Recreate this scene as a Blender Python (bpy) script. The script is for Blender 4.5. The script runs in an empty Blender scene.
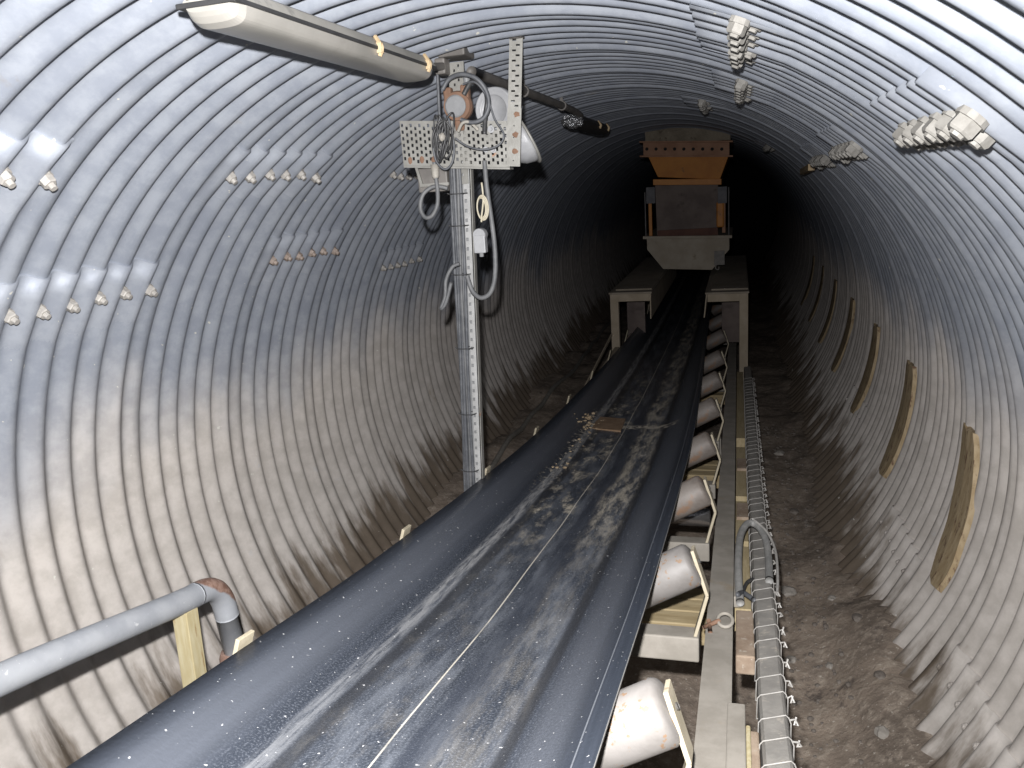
import bpy, bmesh, math, random
from mathutils import Vector, Matrix, noise
random.seed(7)
PI = math.pi
sc = bpy.context.scene
COL = sc.collection
V = Vector

# ------------------------------------------------------------------ helpers
def wloc(o):
    p = V((0, 0, 0))
    while o is not None:
        p += o.location
        o = o.parent
    return p

def obj(name, bm, mat, parent=None, smooth=False, origin=None):
    """link bm (world coordinates) as one mesh object, its origin at the parent's or at its own base"""
    me = bpy.data.meshes.new(name)
    if parent is not None:
        base = wloc(parent)
    elif origin is not None:
        base = V(origin)
    else:
        xs = [v.co for v in bm.verts]
        base = V(((min(c.x for c in xs) + max(c.x for c in xs)) / 2, (min(c.y for c in xs) + max(c.y for c in xs)) / 2, min(c.z for c in xs)))
    bmesh.ops.translate(bm, verts=bm.verts, vec=-base)
    bm.to_mesh(me); bm.free()
    if smooth:
        for p in me.polygons: p.use_smooth = True
    o = bpy.data.objects.new(name, me)
    COL.objects.link(o)
    for m in (mat if isinstance(mat, (list, tuple)) else [mat]): me.materials.append(m)
    if parent is not None: o.parent = parent
    else: o.location = base
    return o

def tag(o, label=None, cat=None, group=None, kind=None):
    if label: o['label'] = label
    if cat: o['category'] = cat
    if group: o['group'] = group
    if kind: o['kind'] = kind
    return o

def thing(name, loc, label, cat, group=None):
    o = bpy.data.objects.new(name, None); COL.objects.link(o)
    o.location = loc; o.empty_display_size = .1
    return tag(o, label, cat, group)

def dup(root, loc, rot=None, label=None):
    r = root.copy(); COL.objects.link(r); r.location = loc
    if rot is not None: r.rotation_euler = rot
    if label: r['label'] = label
    for ch in list(root.children):
        c = ch.copy(); COL.objects.link(c); c.parent = r
        for g in ch.children:
            d = g.copy(); COL.objects.link(d); d.parent = c
    return r

def BM(): return bmesh.new()

def box(bm, x0, x1, y0, y1, z0, z1, bev=0):
    vs = [bm.verts.new((x, y, z)) for x in (x0, x1) for y in (y0, y1) for z in (z0, z1)]
    fs = [bm.faces.new([vs[i] for i in q]) for q in ((0,1,3,2),(4,6,7,5),(0,4,5,1),(2,3,7,6),(0,2,6,4),(1,5,7,3))]
    if bev:
        es = list({e for f in fs for e in f.edges})
        bmesh.ops.bevel(bm, geom=es, offset=bev, segments=2, affect='EDGES', profile=.5)
    return bm

def hexa(bm, P, bev=0):
    """8 points: bottom ring of 4, top ring of 4"""
    vs = [bm.verts.new(p) for p in P]
    fs = [bm.faces.new([vs[i] for i in q]) for q in ((3,2,1,0),(4,5,6,7),(0,1,5,4),(1,2,6,5),(2,3,7,6),(3,0,4,7))]
    if bev:
        es = list({e for f in fs for e in f.edges})
        bmesh.ops.bevel(bm, geom=es, offset=bev, segments=2, affect='EDGES', profile=.5)
    return bm

def frame(d, up=V((0, 0, 1))):
    d = V(d).normalized()
    if abs(d.dot(up)) > .95: up = V((0, 1, 0))
    s = d.cross(up).normalized()
    return d, s, s.cross(d).normalized()

def beam(bm, a, b, wd, ht, up=V((0, 0, 1)), bev=0):
    a, b = V(a), V(b); d, s, u = frame(b - a, up)
    P = [c + s * sx * wd / 2 + u * sz * ht / 2 for c in (a, b) for sx, sz in ((-1,-1),(1,-1),(1,1),(-1,1))]
    return hexa(bm, P, bev)

def sm(pts, n=6, closed=False):
    P = [V(p) for p in pts]; out = []
    N = len(P)
    for i in range(N if closed else N - 1):
        if closed: p0, p1, p2, p3 = P[i-1], P[i], P[(i+1) % N], P[(i+2) % N]
        else: p0, p1, p2, p3 = P[max(i-1, 0)], P[i], P[i+1], P[min(i+2, N-1)]
        for k in range(n):
            t = k / n
            out.append(.5 * ((2*p1) + (p2-p0)*t + (2*p0-5*p1+4*p2-p3)*t*t + (3*p1-p0-3*p2+p3)*t**3))
    if not closed: out.append(P[-1])
    return out

def tube(bm, pts, r, n=8, closed=False, cap=True):
    P = [V(p) for p in pts]; N = len(P)
    rr = r if callable(r) else (lambda t: r)
    rings = []; up = None
    for i, p in enumerate(P):
        if closed: d = P[(i+1) % N] - P[i-1]
        else: d = P[min(i+1, N-1)] - P[max(i-1, 0)]
        d.normalize()
        if up is None:
            up = V((0, 0, 1)) if abs(d.z) < .9 else V((1, 0, 0))
        up = (up - d * up.dot(d)).normalized(); s = d.cross(up)
        R = rr(i / max(N-1, 1))
        rings.append([bm.verts.new(p + (up * math.cos(a) + s * math.sin(a)) * R) for a in (2*PI*k/n for k in range(n))])
    for i in range(N if closed else N - 1):
        A, B = rings[i], rings[(i+1) % N]
        for k in range(n): bm.faces.new((A[k], A[(k+1) % n], B[(k+1) % n], B[k]))
    if cap and not closed:
        bm.faces.new(rings[0]); bm.faces.new(rings[-1][::-1])
    return bm

def lathe(bm, a, d, prof, n=24, up=V((0, 0, 1))):
    """prof: (distance along axis, radius)"""
    a = V(a); d, s, u = frame(d, up); rings = []
    for t, r in prof:
        if r < 1e-6: rings.append([bm.verts.new(a + d * t)])
        else: rings.append([bm.verts.new(a + d * t + (s * math.cos(q) + u * math.sin(q)) * r) for q in (2*PI*k/n for k in range(n))])
    for A, B in zip(rings, rings[1:]):
        if len(A) == 1 and len(B) == 1: continue
        for k in range(n):
            q = (k+1) % n
            if len(A) == 1: bm.faces.new((A[0], B[q], B[k]))
            elif len(B) == 1: bm.faces.new((A[k], A[q], B[0]))
            else: bm.faces.new((A[k], A[q], B[q], B[k]))
    if len(rings[0]) > 1: bm.faces.new(rings[0][::-1])
    if len(rings[-1]) > 1: bm.faces.new(rings[-1])
    return bm

def prism_y(bm, poly, y0, y1):
    """closed polygon in (x, z) swept along y"""
    A = [bm.verts.new((x, y0, z)) for x, z in poly]; B = [bm.verts.new((x, y1, z)) for x, z in poly]
    n = len(poly)
    for k in range(n): bm.faces.new((A[k], A[(k+1) % n], B[(k+1) % n], B[k]))
    bm.faces.new(A[::-1]); bm.faces.new(B)
    return bm

def fixn(bm):
    bmesh.ops.recalc_face_normals(bm, faces=bm.faces); return bm

# ------------------------------------------------------------------ materials
class NM:
    def __init__(s, name, rough=.6, metal=0, spec=.5):
        s.m = bpy.data.materials.new(name); s.m.use_nodes = True
        s.t = s.m.node_tree; s.n = s.t.nodes; s.l = s.t.links
        s.b = s.n['Principled BSDF']
        s.b.inputs['Roughness'].default_value = rough; s.b.inputs['Metallic'].default_value = metal
        s.b.inputs['Specular IOR Level'].default_value = spec
    def set(s, sock, v):
        if isinstance(v, bpy.types.NodeSocket): s.l.new(v, sock)
        elif isinstance(v, (tuple, list)) and len(v) == 3 and sock.type == 'RGBA': sock.default_value = (*v, 1)
        else: sock.default_value = v
    def math(s, op, a, b=0.0, clamp=False):
        n = s.n.new('ShaderNodeMath'); n.operation = op; n.use_clamp = clamp
        s.set(n.inputs[0], a); s.set(n.inputs[1], b); return n.outputs[0]
    def mix(s, f, a, b, mode='MIX'):
        n = s.n.new('ShaderNodeMix'); n.data_type = 'RGBA'; n.blend_type = mode
        s.set(n.inputs[0], f); s.set(n.inputs[6], a); s.set(n.inputs[7], b); return n.outputs[2]
    def coord(s, kind='Object', scale=None):
        o = s.n.new('ShaderNodeTexCoord').outputs[kind]
        if scale is not None:
            mp = s.n.new('ShaderNodeMapping'); s.l.new(o, mp.inputs[0])
            mp.inputs['Scale'].default_value = scale if isinstance(scale, tuple) else (scale,)*3
            o = mp.outputs[0]
        return o
    def noise(s, scale=5, detail=4, rough=.55, vec=None, stretch=None, kind='Object'):
        n = s.n.new('ShaderNodeTexNoise'); n.inputs['Scale'].default_value = scale
        n.inputs['Detail'].default_value = detail; n.inputs['Roughness'].default_value = rough
        s.l.new(vec if vec is not None else s.coord(kind, stretch), n.inputs['Vector'])
        return n.outputs['Fac']
    def step(s, v, a, b):
        n = s.n.new('ShaderNodeMapRange'); n.interpolation_type = 'SMOOTHSTEP'
        s.set(n.inputs[0], v); n.inputs[1].default_value = a; n.inputs[2].default_value = b
        return n.outputs[0]
    def sep(s, vec):
        n = s.n.new('ShaderNodeSeparateXYZ'); s.l.new(vec, n.inputs[0]); return n.outputs
    def bump(s, h, strength=.3, dist=.01):
        n = s.n.new('ShaderNodeBump'); n.inputs['Strength'].default_value = strength; n.inputs['Distance'].default_value = dist
        s.l.new(h, n.inputs['Height']); s.l.new(n.outputs[0], s.b.inputs['Normal'])
    def col(s, c): s.set(s.b.inputs['Base Color'], c); return s.m

KA = .62      # albedo factor: lowers the mottled colours to cut bounced light
def mottled(name, c1, c2, scale=8, rough=.6, metal=0, c3=None, t3=(.6, .7), s3=14, bump=.2, spec=.5, stretch=None, bdist=.004):
    c1, c2, c3 = ([q * KA for q in c] if c else None for c in (c1, c2, c3))
    k = NM(name, rough, metal, spec)
    f = k.step(k.noise(scale, 5, .6, stretch=stretch), .35, .65)
    c = k.mix(f, c1, c2)
    if c3: c = k.mix(k.step(k.noise(s3, 5, .65, stretch=stretch), *t3), c, c3)
    if bump: k.bump(k.noise(scale * 4, 4, .6, stretch=stretch), bump, bdist)
    return k.col(c)

def wall_material(name, light=0.0):
    k = NM(name, .7, .0, .2)
    o = k.coord('Object'); x, y, z = k.sep(o)
    big = k.noise(.9, 4, .6); fine = k.noise(9, 5, .65); drip = k.noise(1, 5, .6, stretch=(3.0, 9.0, 1.1))
    L = light
    zinc = k.mix(k.step(fine, .35, .65), (.250+L, .271+L, .312+L), (.315+L, .337+L, .375+L))
    zinc = k.mix(k.math('MULTIPLY', k.step(big, .5, .75), .45), zinc, (.20+L, .22+L, .262+L))
    beige = k.mix(k.step(fine, .3, .7), (.40+L, .370+L, .336+L), (.51+L, .475+L, .438+L))
    # dusty lower wall: fades into the bare zinc with a ragged upper limit
    zz = k.math('ADD', z, k.math('MULTIPLY', k.math('SUBTRACT', k.noise(.8, 4, .6, stretch=(1, 1.6, 1)), .5), 1.1))
    dust = k.step(zz, 1.95, 1.25); c = k.mix(dust, zinc, beige)
    k.set(k.b.inputs['Metallic'], k.math('MULTIPLY', k.math('SUBTRACT', 1.0, dust), .30)); k.set(k.b.inputs['Roughness'], k.math('ADD', .50, k.math('MULTIPLY', dust, .25)))
    # mud splashed and wicked up from the floor, running along the flutes
    mz = k.math('ADD', z, k.math('MULTIPLY', k.math('SUBTRACT', drip, .5), 1.3))
    mz = k.math('SUBTRACT', mz, k.math('MULTIPLY', k.step(big, .45, .7), .12))
    mz = k.math('ADD', mz, k.math('MULTIPLY', k.step(x, -.8, .2), .22))
    c = k.mix(k.math('MULTIPLY', k.step(mz, .60, .26), .95), c, k.mix(fine, (.075, .058, .042), (.16, .125, .09)))
    # rust blooms and pale lime spots
    c = k.mix(k.math('MULTIPLY', k.step(k.noise(2.3, 6, .7, stretch=(1, .9, .35)), .66, .75), .55), c, (.24, .195, .14))
    c = k.mix(k.step(k.noise(26, 2, .5), .745, .77), c, (.55, .54, .49))
    c = k.mix(k.math('MULTIPLY', k.step(k.noise(3.1, 5, .7), .66, .74), .5), c, (.42, .44, .47))
    k.bump(k.noise(60, 3, .6), .12, .003)
    return k.col(c)

M = {}
M['wall'] = wall_material('galvanised_corrugated_steel')
M['lap'] = wall_material('galvanised_lap', .03)
M['end'] = mottled('unlit_depth_black', (.012, .011, .010), (.02, .018, .016), 3)  # near-black colour keeps the end cap looking unlit under the flash
def floor_material():
    k = NM('muddy_floor', .85, 0, .3)
    a = k.noise(2.2, 6, .65); b = k.noise(14, 6, .7); c3 = k.noise(45, 3, .6)
    c = k.mix(k.step(a, .35, .65), (0.185, 0.151, 0.121), (0.351, 0.285, 0.226))
    c = k.mix(k.math('MULTIPLY', k.step(b, .45, .7), .7), c, (0.484, 0.413, 0.337))
    c = k.mix(k.math('MULTIPLY', k.step(c3, .62, .72), .6), c, (0.748, 0.690, 0.599))
    c = k.mix(k.math('MULTIPLY', k.step(k.noise(5, 5, .7), .58, .7), .8), c, (0.099, 0.082, 0.072))
    k.bump(b, .6, .03)
    return k.col(c)
M['floor'] = floor_material()

def belt_material():
    k = NM('black_rubber_belt', .42, 0, .5)
    u, v, _ = k.sep(k.coord('UV'))
    nz = lambda s, d=5, r=.6, st=(1, 1, 1): k.noise(s, d, r, stretch=st, kind='UV')
    wob = k.math('MULTIPLY', k.math('SUBTRACT', nz(1.3, 3, .5), .5), .10)
    uw = k.math('ADD', u, wob)
    def band(uu, c, w, soft):
        return k.step(k.math('ABSOLUTE', k.math('SUBTRACT', uu, c)), w + soft, w)
    streak = nz(1, 5, .6, (38, .9, 1)); streak2 = nz(1, 6, .65, (14, 2.2, 1))
    c = k.mix(k.step(streak, .3, .7), (.021, .025, .033), (.031, .036, .047))
    mid = band(u, 0, .22, .06)
    c = k.mix(k.math('MULTIPLY', mid, k.math('MULTIPLY', k.step(streak2, .40, .68), .85)), c, (.100, .109, .126))
    c = k.mix(k.math('MULTIPLY', k.math('MULTIPLY', k.step(nz(170, 3, .6), .47, .70), .34), band(u, .03, .30, .12)), c, (.20, .215, .245))
    far0 = k.step(v, 1.5, 3.2)
    # lighter bands along the troughing wings
    c = k.mix(k.math('MULTIPLY', band(u, -.40, .02, .08), .55), c, (.085, .092, .108))
    c = k.mix(k.math('MULTIPLY', band(u, .36, .02, .07), .55), c, (.085, .092, .108))
    # scuffed crease on the left with a dark band beside it
    sc1 = k.math('MULTIPLY', band(u, -.245, .012, .022), k.step(nz(1, 6, .7, (60, 5, 1)), .36, .62))
    c = k.mix(sc1, c, k.mix(far0, (.13, .135, .145), (.25, .25, .25)))
    c = k.mix(k.math('MULTIPLY', band(u, -.195, .012, .02), .75), c, (.022, .023, .026))
    c = k.mix(k.math('MULTIPLY', band(u, .262, .008, .018), .8), c, (.022, .023, .026))
    # wet dark wandering streak right of the centre
    c = k.mix(k.math('MULTIPLY', band(uw, .085, .035, .02), .55), c, (.026, .03, .04))
    # pale stone dust lying in bands, heaviest around the belt joint
    far = k.step(v, 2.6, 3.6)
    d1 = k.math('MULTIPLY', band(uw, .175, .045, .05), k.step(nz(1, 8, .8, (18, 3.4, 1)), .42, .62))
    d1 = k.math('MULTIPLY', d1, k.math('ADD', .12, k.math('MULTIPLY', far, .62)))
    c = k.mix(d1, c, (.40, .36, .29))
    d2 = k.math('MULTIPLY', band(uw, -.10, .07, .07), k.step(nz(1, 8, .8, (11, 4.5, 1)), .48, .68))
    d2 = k.math('MULTIPLY', d2, k.math('MULTIPLY', k.math('ADD', .1, k.math('MULTIPLY', far, .9)), k.step(v, 8.5, 5.7)))
    c = k.mix(d2, c, (.38, .34, .27))
    d3 = k.math('MULTIPLY', band(v, 5.38, .02, .05), k.math('MULTIPLY', band(u, .06, .26, .06), k.step(nz(22, 5, .7), .42, .58)))
    c = k.mix(d3, c, (.42, .38, .31))
    d4 = k.math('MULTIPLY', band(uw, -.27, .02, .04), k.math('MULTIPLY', k.step(nz(30, 4, .7), .55, .62), band(v, 4.9, .8, .5)))
    c = k.mix(d4, c, (.52, .47, .38))
    # the straight pale scratch down the middle
    c = k.mix(k.math('MULTIPLY', band(k.math('ADD', u, k.math('MULTIPLY', wob, .06)), -.012, .0006, .0030), k.step(nz(1, 4, .6, (1, 4, 1)), .22, .5)), c, (.44, .41, .35))
    # second faint scratch by the right crease and moulded edge line
    c = k.mix(k.math('MULTIPLY', band(u, .455, .001, .002), .5), c, (.20, .21, .23))
    # grit and droplets
    c = k.mix(k.math('MULTIPLY', k.step(nz(75, 2, .5), .70, .73), .75), c, (.46, .46, .46))
    k.bump(k.math('ADD', nz(90, 3, .6), k.math('MULTIPLY', streak, .8)), .25, .004)
    k.set(k.b.inputs['Roughness'], k.math('ADD', .36, k.math('MULTIPLY', k.math('ADD', d1, d2), .4)))
    return k.col(c)
M['belt'] = belt_material()
M['beltedge'] = mottled('belt_edge_rubber', (.20, .20, .20), (.30, .29, .27), 20, .7)
M['frame'] = mottled('dusty_cream_steel', (.29, .265, .225), (.37, .34, .295), 9, .8, 0, (.33, .28, .21), (.58, .70), 6)
M['bracket'] = mottled('cream_bracket_paint', (.44, .385, .275), (.54, .475, .35), 12, .7, 0, (.34, .27, .18), (.62, .72), 15)
M['roll'] = mottled('white_roll_with_rust', (.19, .176, .164), (.245, .23, .218), 7, .6, 0, (.24, .15, .09), (.585, .63), 22, .3)
M['rollrust'] = mottled('rusty_roll', (.17, .142, .122), (.25, .222, .198), 7, .6, 0, (.28, .18, .12), (.50, .62), 9, .3)
M['steelroll'] = mottled('shiny_return_roll', (.55, .53, .52), (.66, .64, .62), 12, .22, .9, (.3, .24, .2), (.62, .7), 9, .05)
M['axle'] = mottled('dull_steel', (.30, .29, .28), (.40, .39, .38), 12, .45, .6)
M['timber'] = mottled('yellow_timber', (.40, .31, .17), (.52, .42, .25), 4, .8, 0, (.20, .15, .09), (.6, .72), 5, .4, .3, (1.0, 6, 16))
M['timberalong'] = mottled('yellow_timber_rail', (.46, .37, .21), (.56, .46, .28), 4, .8, 0, (.22, .17, .10), (.62, .74), 5, .4, .3, (16, 1.2, 6))
M['block'] = mottled('brown_wood_block', (.30, .22, .16), (.42, .33, .25), 9, .85, 0, (.52, .46, .38), (.56, .7), 40, .5, .2)
M['lath'] = mottled('weathered_lath', (.60, .45, .26), (.76, .60, .38), 5, .8, 0, (.26, .16, .10), (.54, .66), 6, .5, .3, (5, 6, 1.6))
M['tray'] = mottled('grey_cable_trunking', (.25, .237, .216), (.32, .303, .275), 14, .75, 0, (.46, .42, .36), (.55, .7), 25, .3)
M['tie'] = mottled('pale_tie_wire', (.40, .385, .36), (.50, .48, .45), 40, .5, .1)
M['greycable'] = mottled('grey_cable_jacket', (.26, .26, .25), (.35, .345, .33), 20, .6)
M['dustycable'] = mottled('dusty_cable_jacket', (.34, .32, .28), (.44, .41, .36), 20, .7)
M['blackcable'] = mottled('black_cable_jacket', (.035, .035, .037), (.06, .06, .06), 20, .45)
M['darkgreycable'] = mottled('dark_grey_cable_jacket', (.075, .08, .09), (.125, .13, .14), 18, .55)
M['bundlegrey'] = mottled('mid_grey_cable_jacket', (.11, .113, .118), (.165, .167, .17), 18, .6)
M['cream'] = mottled('cream_cord', (.50, .45, .33), (.58, .53, .41), 25, .6)
M['white'] = mottled('white_plastic', (.36, .365, .378), (.42, .425, .435), 15, .45)
M['slotted'] = mottled('galvanised_slotted_steel', (.29, .283, .258), (.36, .353, .326), 14, .5, .25, (.40, .22, .13), (.68, .73), 9, .15)
M['postface'] = mottled('bright_slotted_channel', (.55, .55, .54), (.68, .68, .67), 14, .45, .3)
M['rust'] = mottled('rust_orange', (.19, .105, .065), (.27, .15, .095), 12, .8, 0, (.18, .09, .05), (.6, .7), 14, .4)
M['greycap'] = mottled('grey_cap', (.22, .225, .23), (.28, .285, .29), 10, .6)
M['lampbody'] = mottled('dusty_lamp_housing', (.30, .29, .26), (.37, .355, .32), 5, .55, 0, (.24, .23, .21), (.6, .7), 7, .1)
M['diffuser'] = mottled('dusty_lamp_diffuser', (.29, .28, .255), (.36, .345, .315), 3, .28, 0, (.30, .285, .26), (.55, .7), 5, .05, .6)
M['gasket'] = mottled('black_gasket', (.02, .02, .021), (.035, .035, .036), 10, .6)
M['clip'] = mottled('tan_clip', (.50, .36, .20), (.60, .46, .28), 30, .7)
M['foil'] = mottled('foil_wrap', (.55, .56, .58), (.75, .76, .78), 40, .25, .85, None, (0, 1), 1, .9, .5, None, .01)
M['pipe'] = mottled('dark_ceiling_pipe', (.13, .12, .11), (.19, .175, .16), 8, .6)
M['rail'] = mottled('galvanised_pipe', (.37, .387, .415), (.45, .466, .49), 9, .55, .15, (.66, .67, .68), (.64, .7), 40, .15)
def bend_material():
    k = NM('pipe_with_rust_patch', .6, .1, .4)
    x, y, z = k.sep(k.coord('Object')); n = k.noise(45, 5, .65)
    q = k.math('ADD', k.math('ADD', y, z), k.math('MULTIPLY', k.math('SUBTRACT', k.noise(14, 4, .6), .5), .05))
    c = k.mix(k.step(q, 1.882, 1.896), k.mix(n, (.225, .236, .256), (.29, .30, .315)), k.mix(k.step(n, .4, .6), (.15, .085, .062), (.25, .165, .13)))
    return k.col(c)
M['bendpatch'] = bend_material()
M['railrust'] = mottled('rusted_pipe_bend', (.26, .15, .11), (.36, .23, .18), 40, .85, 0, (.42, .32, .27), (.55, .68), 60, .5)
M['post'] = mottled('pale_wood_post', (.52, .44, .25), (.61, .54, .35), 6, .75, 0, (.38, .27, .13), (.64, .72), 5, .2, .3, (9, 9, 1.2))
M['orange'] = mottled('orange_hopper_paint', (.62, .24, .04), (.72, .30, .05), 6, .6, 0, (.22, .12, .06), (.60, .72), 3.5, .2)
M['orangedust'] = mottled('dusty_orange_paint', (.40, .21, .12), (.50, .28, .17), 6, .75, 0, (.28, .19, .13), (.6, .72), 7, .2)
M['hopgrey'] = mottled('dusty_feeder_steel', (.44, .38, .29), (.54, .48, .38), 5, .8, 0, (.34, .28, .2), (.6, .72), 6, .2)
M['curtain'] = mottled('brown_grey_plate', (.16, .125, .11), (.23, .185, .16), 4, .8, 0, (.11, .085, .075), (.56, .7), 5, .2)
M['concrete'] = mottled('dirty_concrete_collar', (.28, .24, .18), (.38, .33, .25), 6, .9, 0, (.17, .14, .10), (.58, .7), 8, .7, .2, None, .02)
M['rubber'] = mottled('grey_rubber_mount', (.14, .14, .15), (.20, .20, .21), 10, .7)
M['darkred'] = mottled('dark_red_oxide', (.12, .05, .035), (.17, .075, .05), 6, .8)
M['hole'] = mottled('dark_bore', (.012, .012, .012), (.02, .02, .02), 5, .9)
M['nut'] = mottled('dusty_nut', (.52, .49, .45), (.62, .59, .54), 30, .6, .1)
M['nutbeige'] = mottled('dust_caked_nut', (.27, .258, .234), (.34, .327, .30), 30, .7)
M['nutrust'] = mottled('rusty_nut', (.42, .33, .27), (.52, .43, .37), 30, .7)
M['stone'] = mottled('pale_stone', (.46, .42, .37), (.60, .56, .50), 12, .85, 0, None, (0, 1), 1, .5)
M['darkstone'] = mottled('dark_stone', (.24, .205, .175), (.34, .30, .26), 12, .85, 0, None, (0, 1), 1, .5)
M['dirtclump'] = mottled('ochre_dirt', (.34, .25, .15), (.46, .36, .24), 25, .9, 0, None, (0, 1), 1, .6)
M['splice'] = mottled('rusty_belt_fastener', (.24, .15, .085), (.32, .21, .125), 10, .8, 0, None, (0, 1), 1, .3)
M['legwood'] = mottled('dusty_platform_paint', (.42, .35, .25), (.52, .44, .33), 5, .85, 0, (.30, .25, .18), (.6, .72), 7, .25)
M['decktop'] = mottled('dust_covered_deck', (.30, .255, .195), (.38, .33, .26), 4, .9, 0, (.22, .18, .13), (.6, .72), 5, .4)

# ------------------------------------------------------------------ tunnel lining
CX, CZ, R = -.804, 1.27, 2.0
P_ = .1396; Y0 = 2.354 - .75 * P_
SEAM = 6 * P_
def seam_off(y):
    q = (y - 2.10) % SEAM
    a = min(q, SEAM - q) / (P_ * .55)
    return .018 * max(0, 1 - a * a)
def rad(y): return R + .0205 * math.cos(2 * PI * (y - Y0) / P_) - seam_off(y)
def wp(ang, y, inset=0):
    a = math.radians(ang); r = rad(y) - inset
    return V((CX + r * math.cos(a), y, CZ + r * math.sin(a)))
def wr(ang, y, r):
    a = math.radians(ang); return V((CX + r * math.cos(a), y, CZ + r * math.sin(a)))

def ysamples(y0, y1, per):
    n = int(round((y1 - y0) / P_ * per)); return [y0 + (y1 - y0) * i / n for i in range(n)]
ys = ysamples(-3, 0, 6) + ysamples(0, 8, 12) + ysamples(8, 26, 8) + [26]
NA = 168
angs = [-50 + (280 * i / NA) for i in range(NA + 1)]
bm = BM(); prev = None
for y in ys:
    r = rad(y)
    ring = [bm.verts.new((CX + r * math.cos(math.radians(a)), y, CZ + r * math.sin(math.radians(a)))) for a in angs]
    if prev:
        for k in range(NA): bm.faces.new((prev[k], ring[k], ring[k+1], prev[k+1]))
    prev = ring
# lap strips: (bolt angle, first y, last y, side) side +1 = upper edge at a larger angle
LAPS = [(147, 2.10, 0), (129.2, 1.27, 0), (129.2, 2.94, 0), (146, 3.78, 0), (153.6, 5.45, 0), (129.4, 4.61, 0),
        (48.8, 1.97, 1), (65.8, 2.44, 1), (65.4, 3.92, 1), (48.4, 3.90, 1), (73.3, 5.9, 1), (56, 8.9, 1), (47.2, 5.45, 1), (-28.6, 2.94, 1), (-28.6, 4.61, 1), (-23, 7.12, 1)]
for ang, ya, side in LAPS:
    yb = ya + SEAM
    s = 1 if side else -1
    A = [ang + s * 4.2, ang + s * 4.2, ang + s * 1.5, ang - s * 2, ang - s * 5.5]
    I = [-.004, .011, .009, .006, -.003]
    pv = None
    for y in ysamples(ya, yb, 12) + [yb]:
        rg = [bm.verts.new(wp(a, y, i)) for a, i in zip(A, I)]
        if pv:
            for k in range(4):
                f = bm.faces.new((pv[k], rg[k], rg[k+1], pv[k+1])); f.material_index = 1
        pv = rg
wall = obj('wall_tunnel', bm, [M['wall'], M['lap']], None, True, (0, 0, 0))
tag(wall, 'corrugated galvanised steel lining of the round tunnel', 'tunnel wall', None, 'structure')

def hexnut(bm, c, n, af, h, stub, rot=0):
    """hexagonal nut with washer and bolt end standing on point c along n"""
    d, s, u = frame(n, V((0, 1, 0)))
    def ring(t, r, k, ph=0): return [bm.verts.new(c + d * t + (s * math.cos(ph + 2*PI*i/k) + u * math.sin(ph + 2*PI*i/k)) * r) for i in range(k)]
    def skin(A, B):
        k = len(A)
        for i in range(k): bm.faces.new((A[i], A[(i+1) % k], B[(i+1) % k], B[i]))
    R6 = af / math.sqrt(3)
    w0 = ring(-.012, R6 * 1.15, 12); w1 = ring(.004, R6 * 1.15, 12); skin(w0, w1); bm.faces.new(w1)
    a = ring(.004, R6, 6, rot); b = ring(h * .85, R6, 6, rot); c2 = ring(h, R6 * .86, 6, rot); skin(a, b); skin(b, c2); bm.faces.new(c2)
    e = ring(h, R6 * .55, 8); f = ring(h + stub, R6 * .50, 8); skin(e, f); bm.faces.new(f)
    return fixn(bm)

def bolt_at(ang, y, af, h, stub, mat, inset=.012):
    a = math.radians(ang); n = V((-math.cos(a), 0, -math.sin(a)))
    b = BM(); hexnut(b, wp(ang, y, inset), n, af, h, stub, random.uniform(0, 1))
    return obj('bolt', b, mat, wall)
for ang, ya, side in LAPS:
    k0 = math.ceil((ya - (Y0 + .72 * P_)) / P_)
    for k in range(6):
        y = Y0 + .72 * P_ + (k0 + k) * P_
        if y > ya + SEAM + .02: break
        if not side:
            if y < 1.6: continue
            mt = M['nutrust'] if ang == 146 else M['nut']
            bolt_at(ang + random.uniform(-.3, .3), y, .040, .028, .016, mt)
        elif ang > 0:
            if y > 7.2 and k > 3: continue
            roof = ang > 60
            bolt_at(ang, y - .25 * P_, .046 if roof else .058, .030 if roof else .036, .008, M['nutbeige'])
            bolt_at(ang - (1.1 if roof else 1.6), y + .22 * P_, .042 if roof else .050, .032 if roof else .044, .008, M['nutbeige'])
        else:
            bolt_at(ang + random.uniform(-.3, .3), y, .030, .010, .006, M['lap'])

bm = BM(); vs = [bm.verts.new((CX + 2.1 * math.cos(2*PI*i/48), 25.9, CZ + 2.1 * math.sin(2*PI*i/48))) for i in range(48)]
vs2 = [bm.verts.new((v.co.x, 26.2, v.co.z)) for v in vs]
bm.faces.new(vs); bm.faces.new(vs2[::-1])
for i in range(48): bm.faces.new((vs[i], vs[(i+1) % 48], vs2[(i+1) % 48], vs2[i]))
tag(obj('wall_end', bm, M['end']), 'near-black cap standing for the unlit depth of the tunnel', 'tunnel end', None, 'structure')

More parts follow.
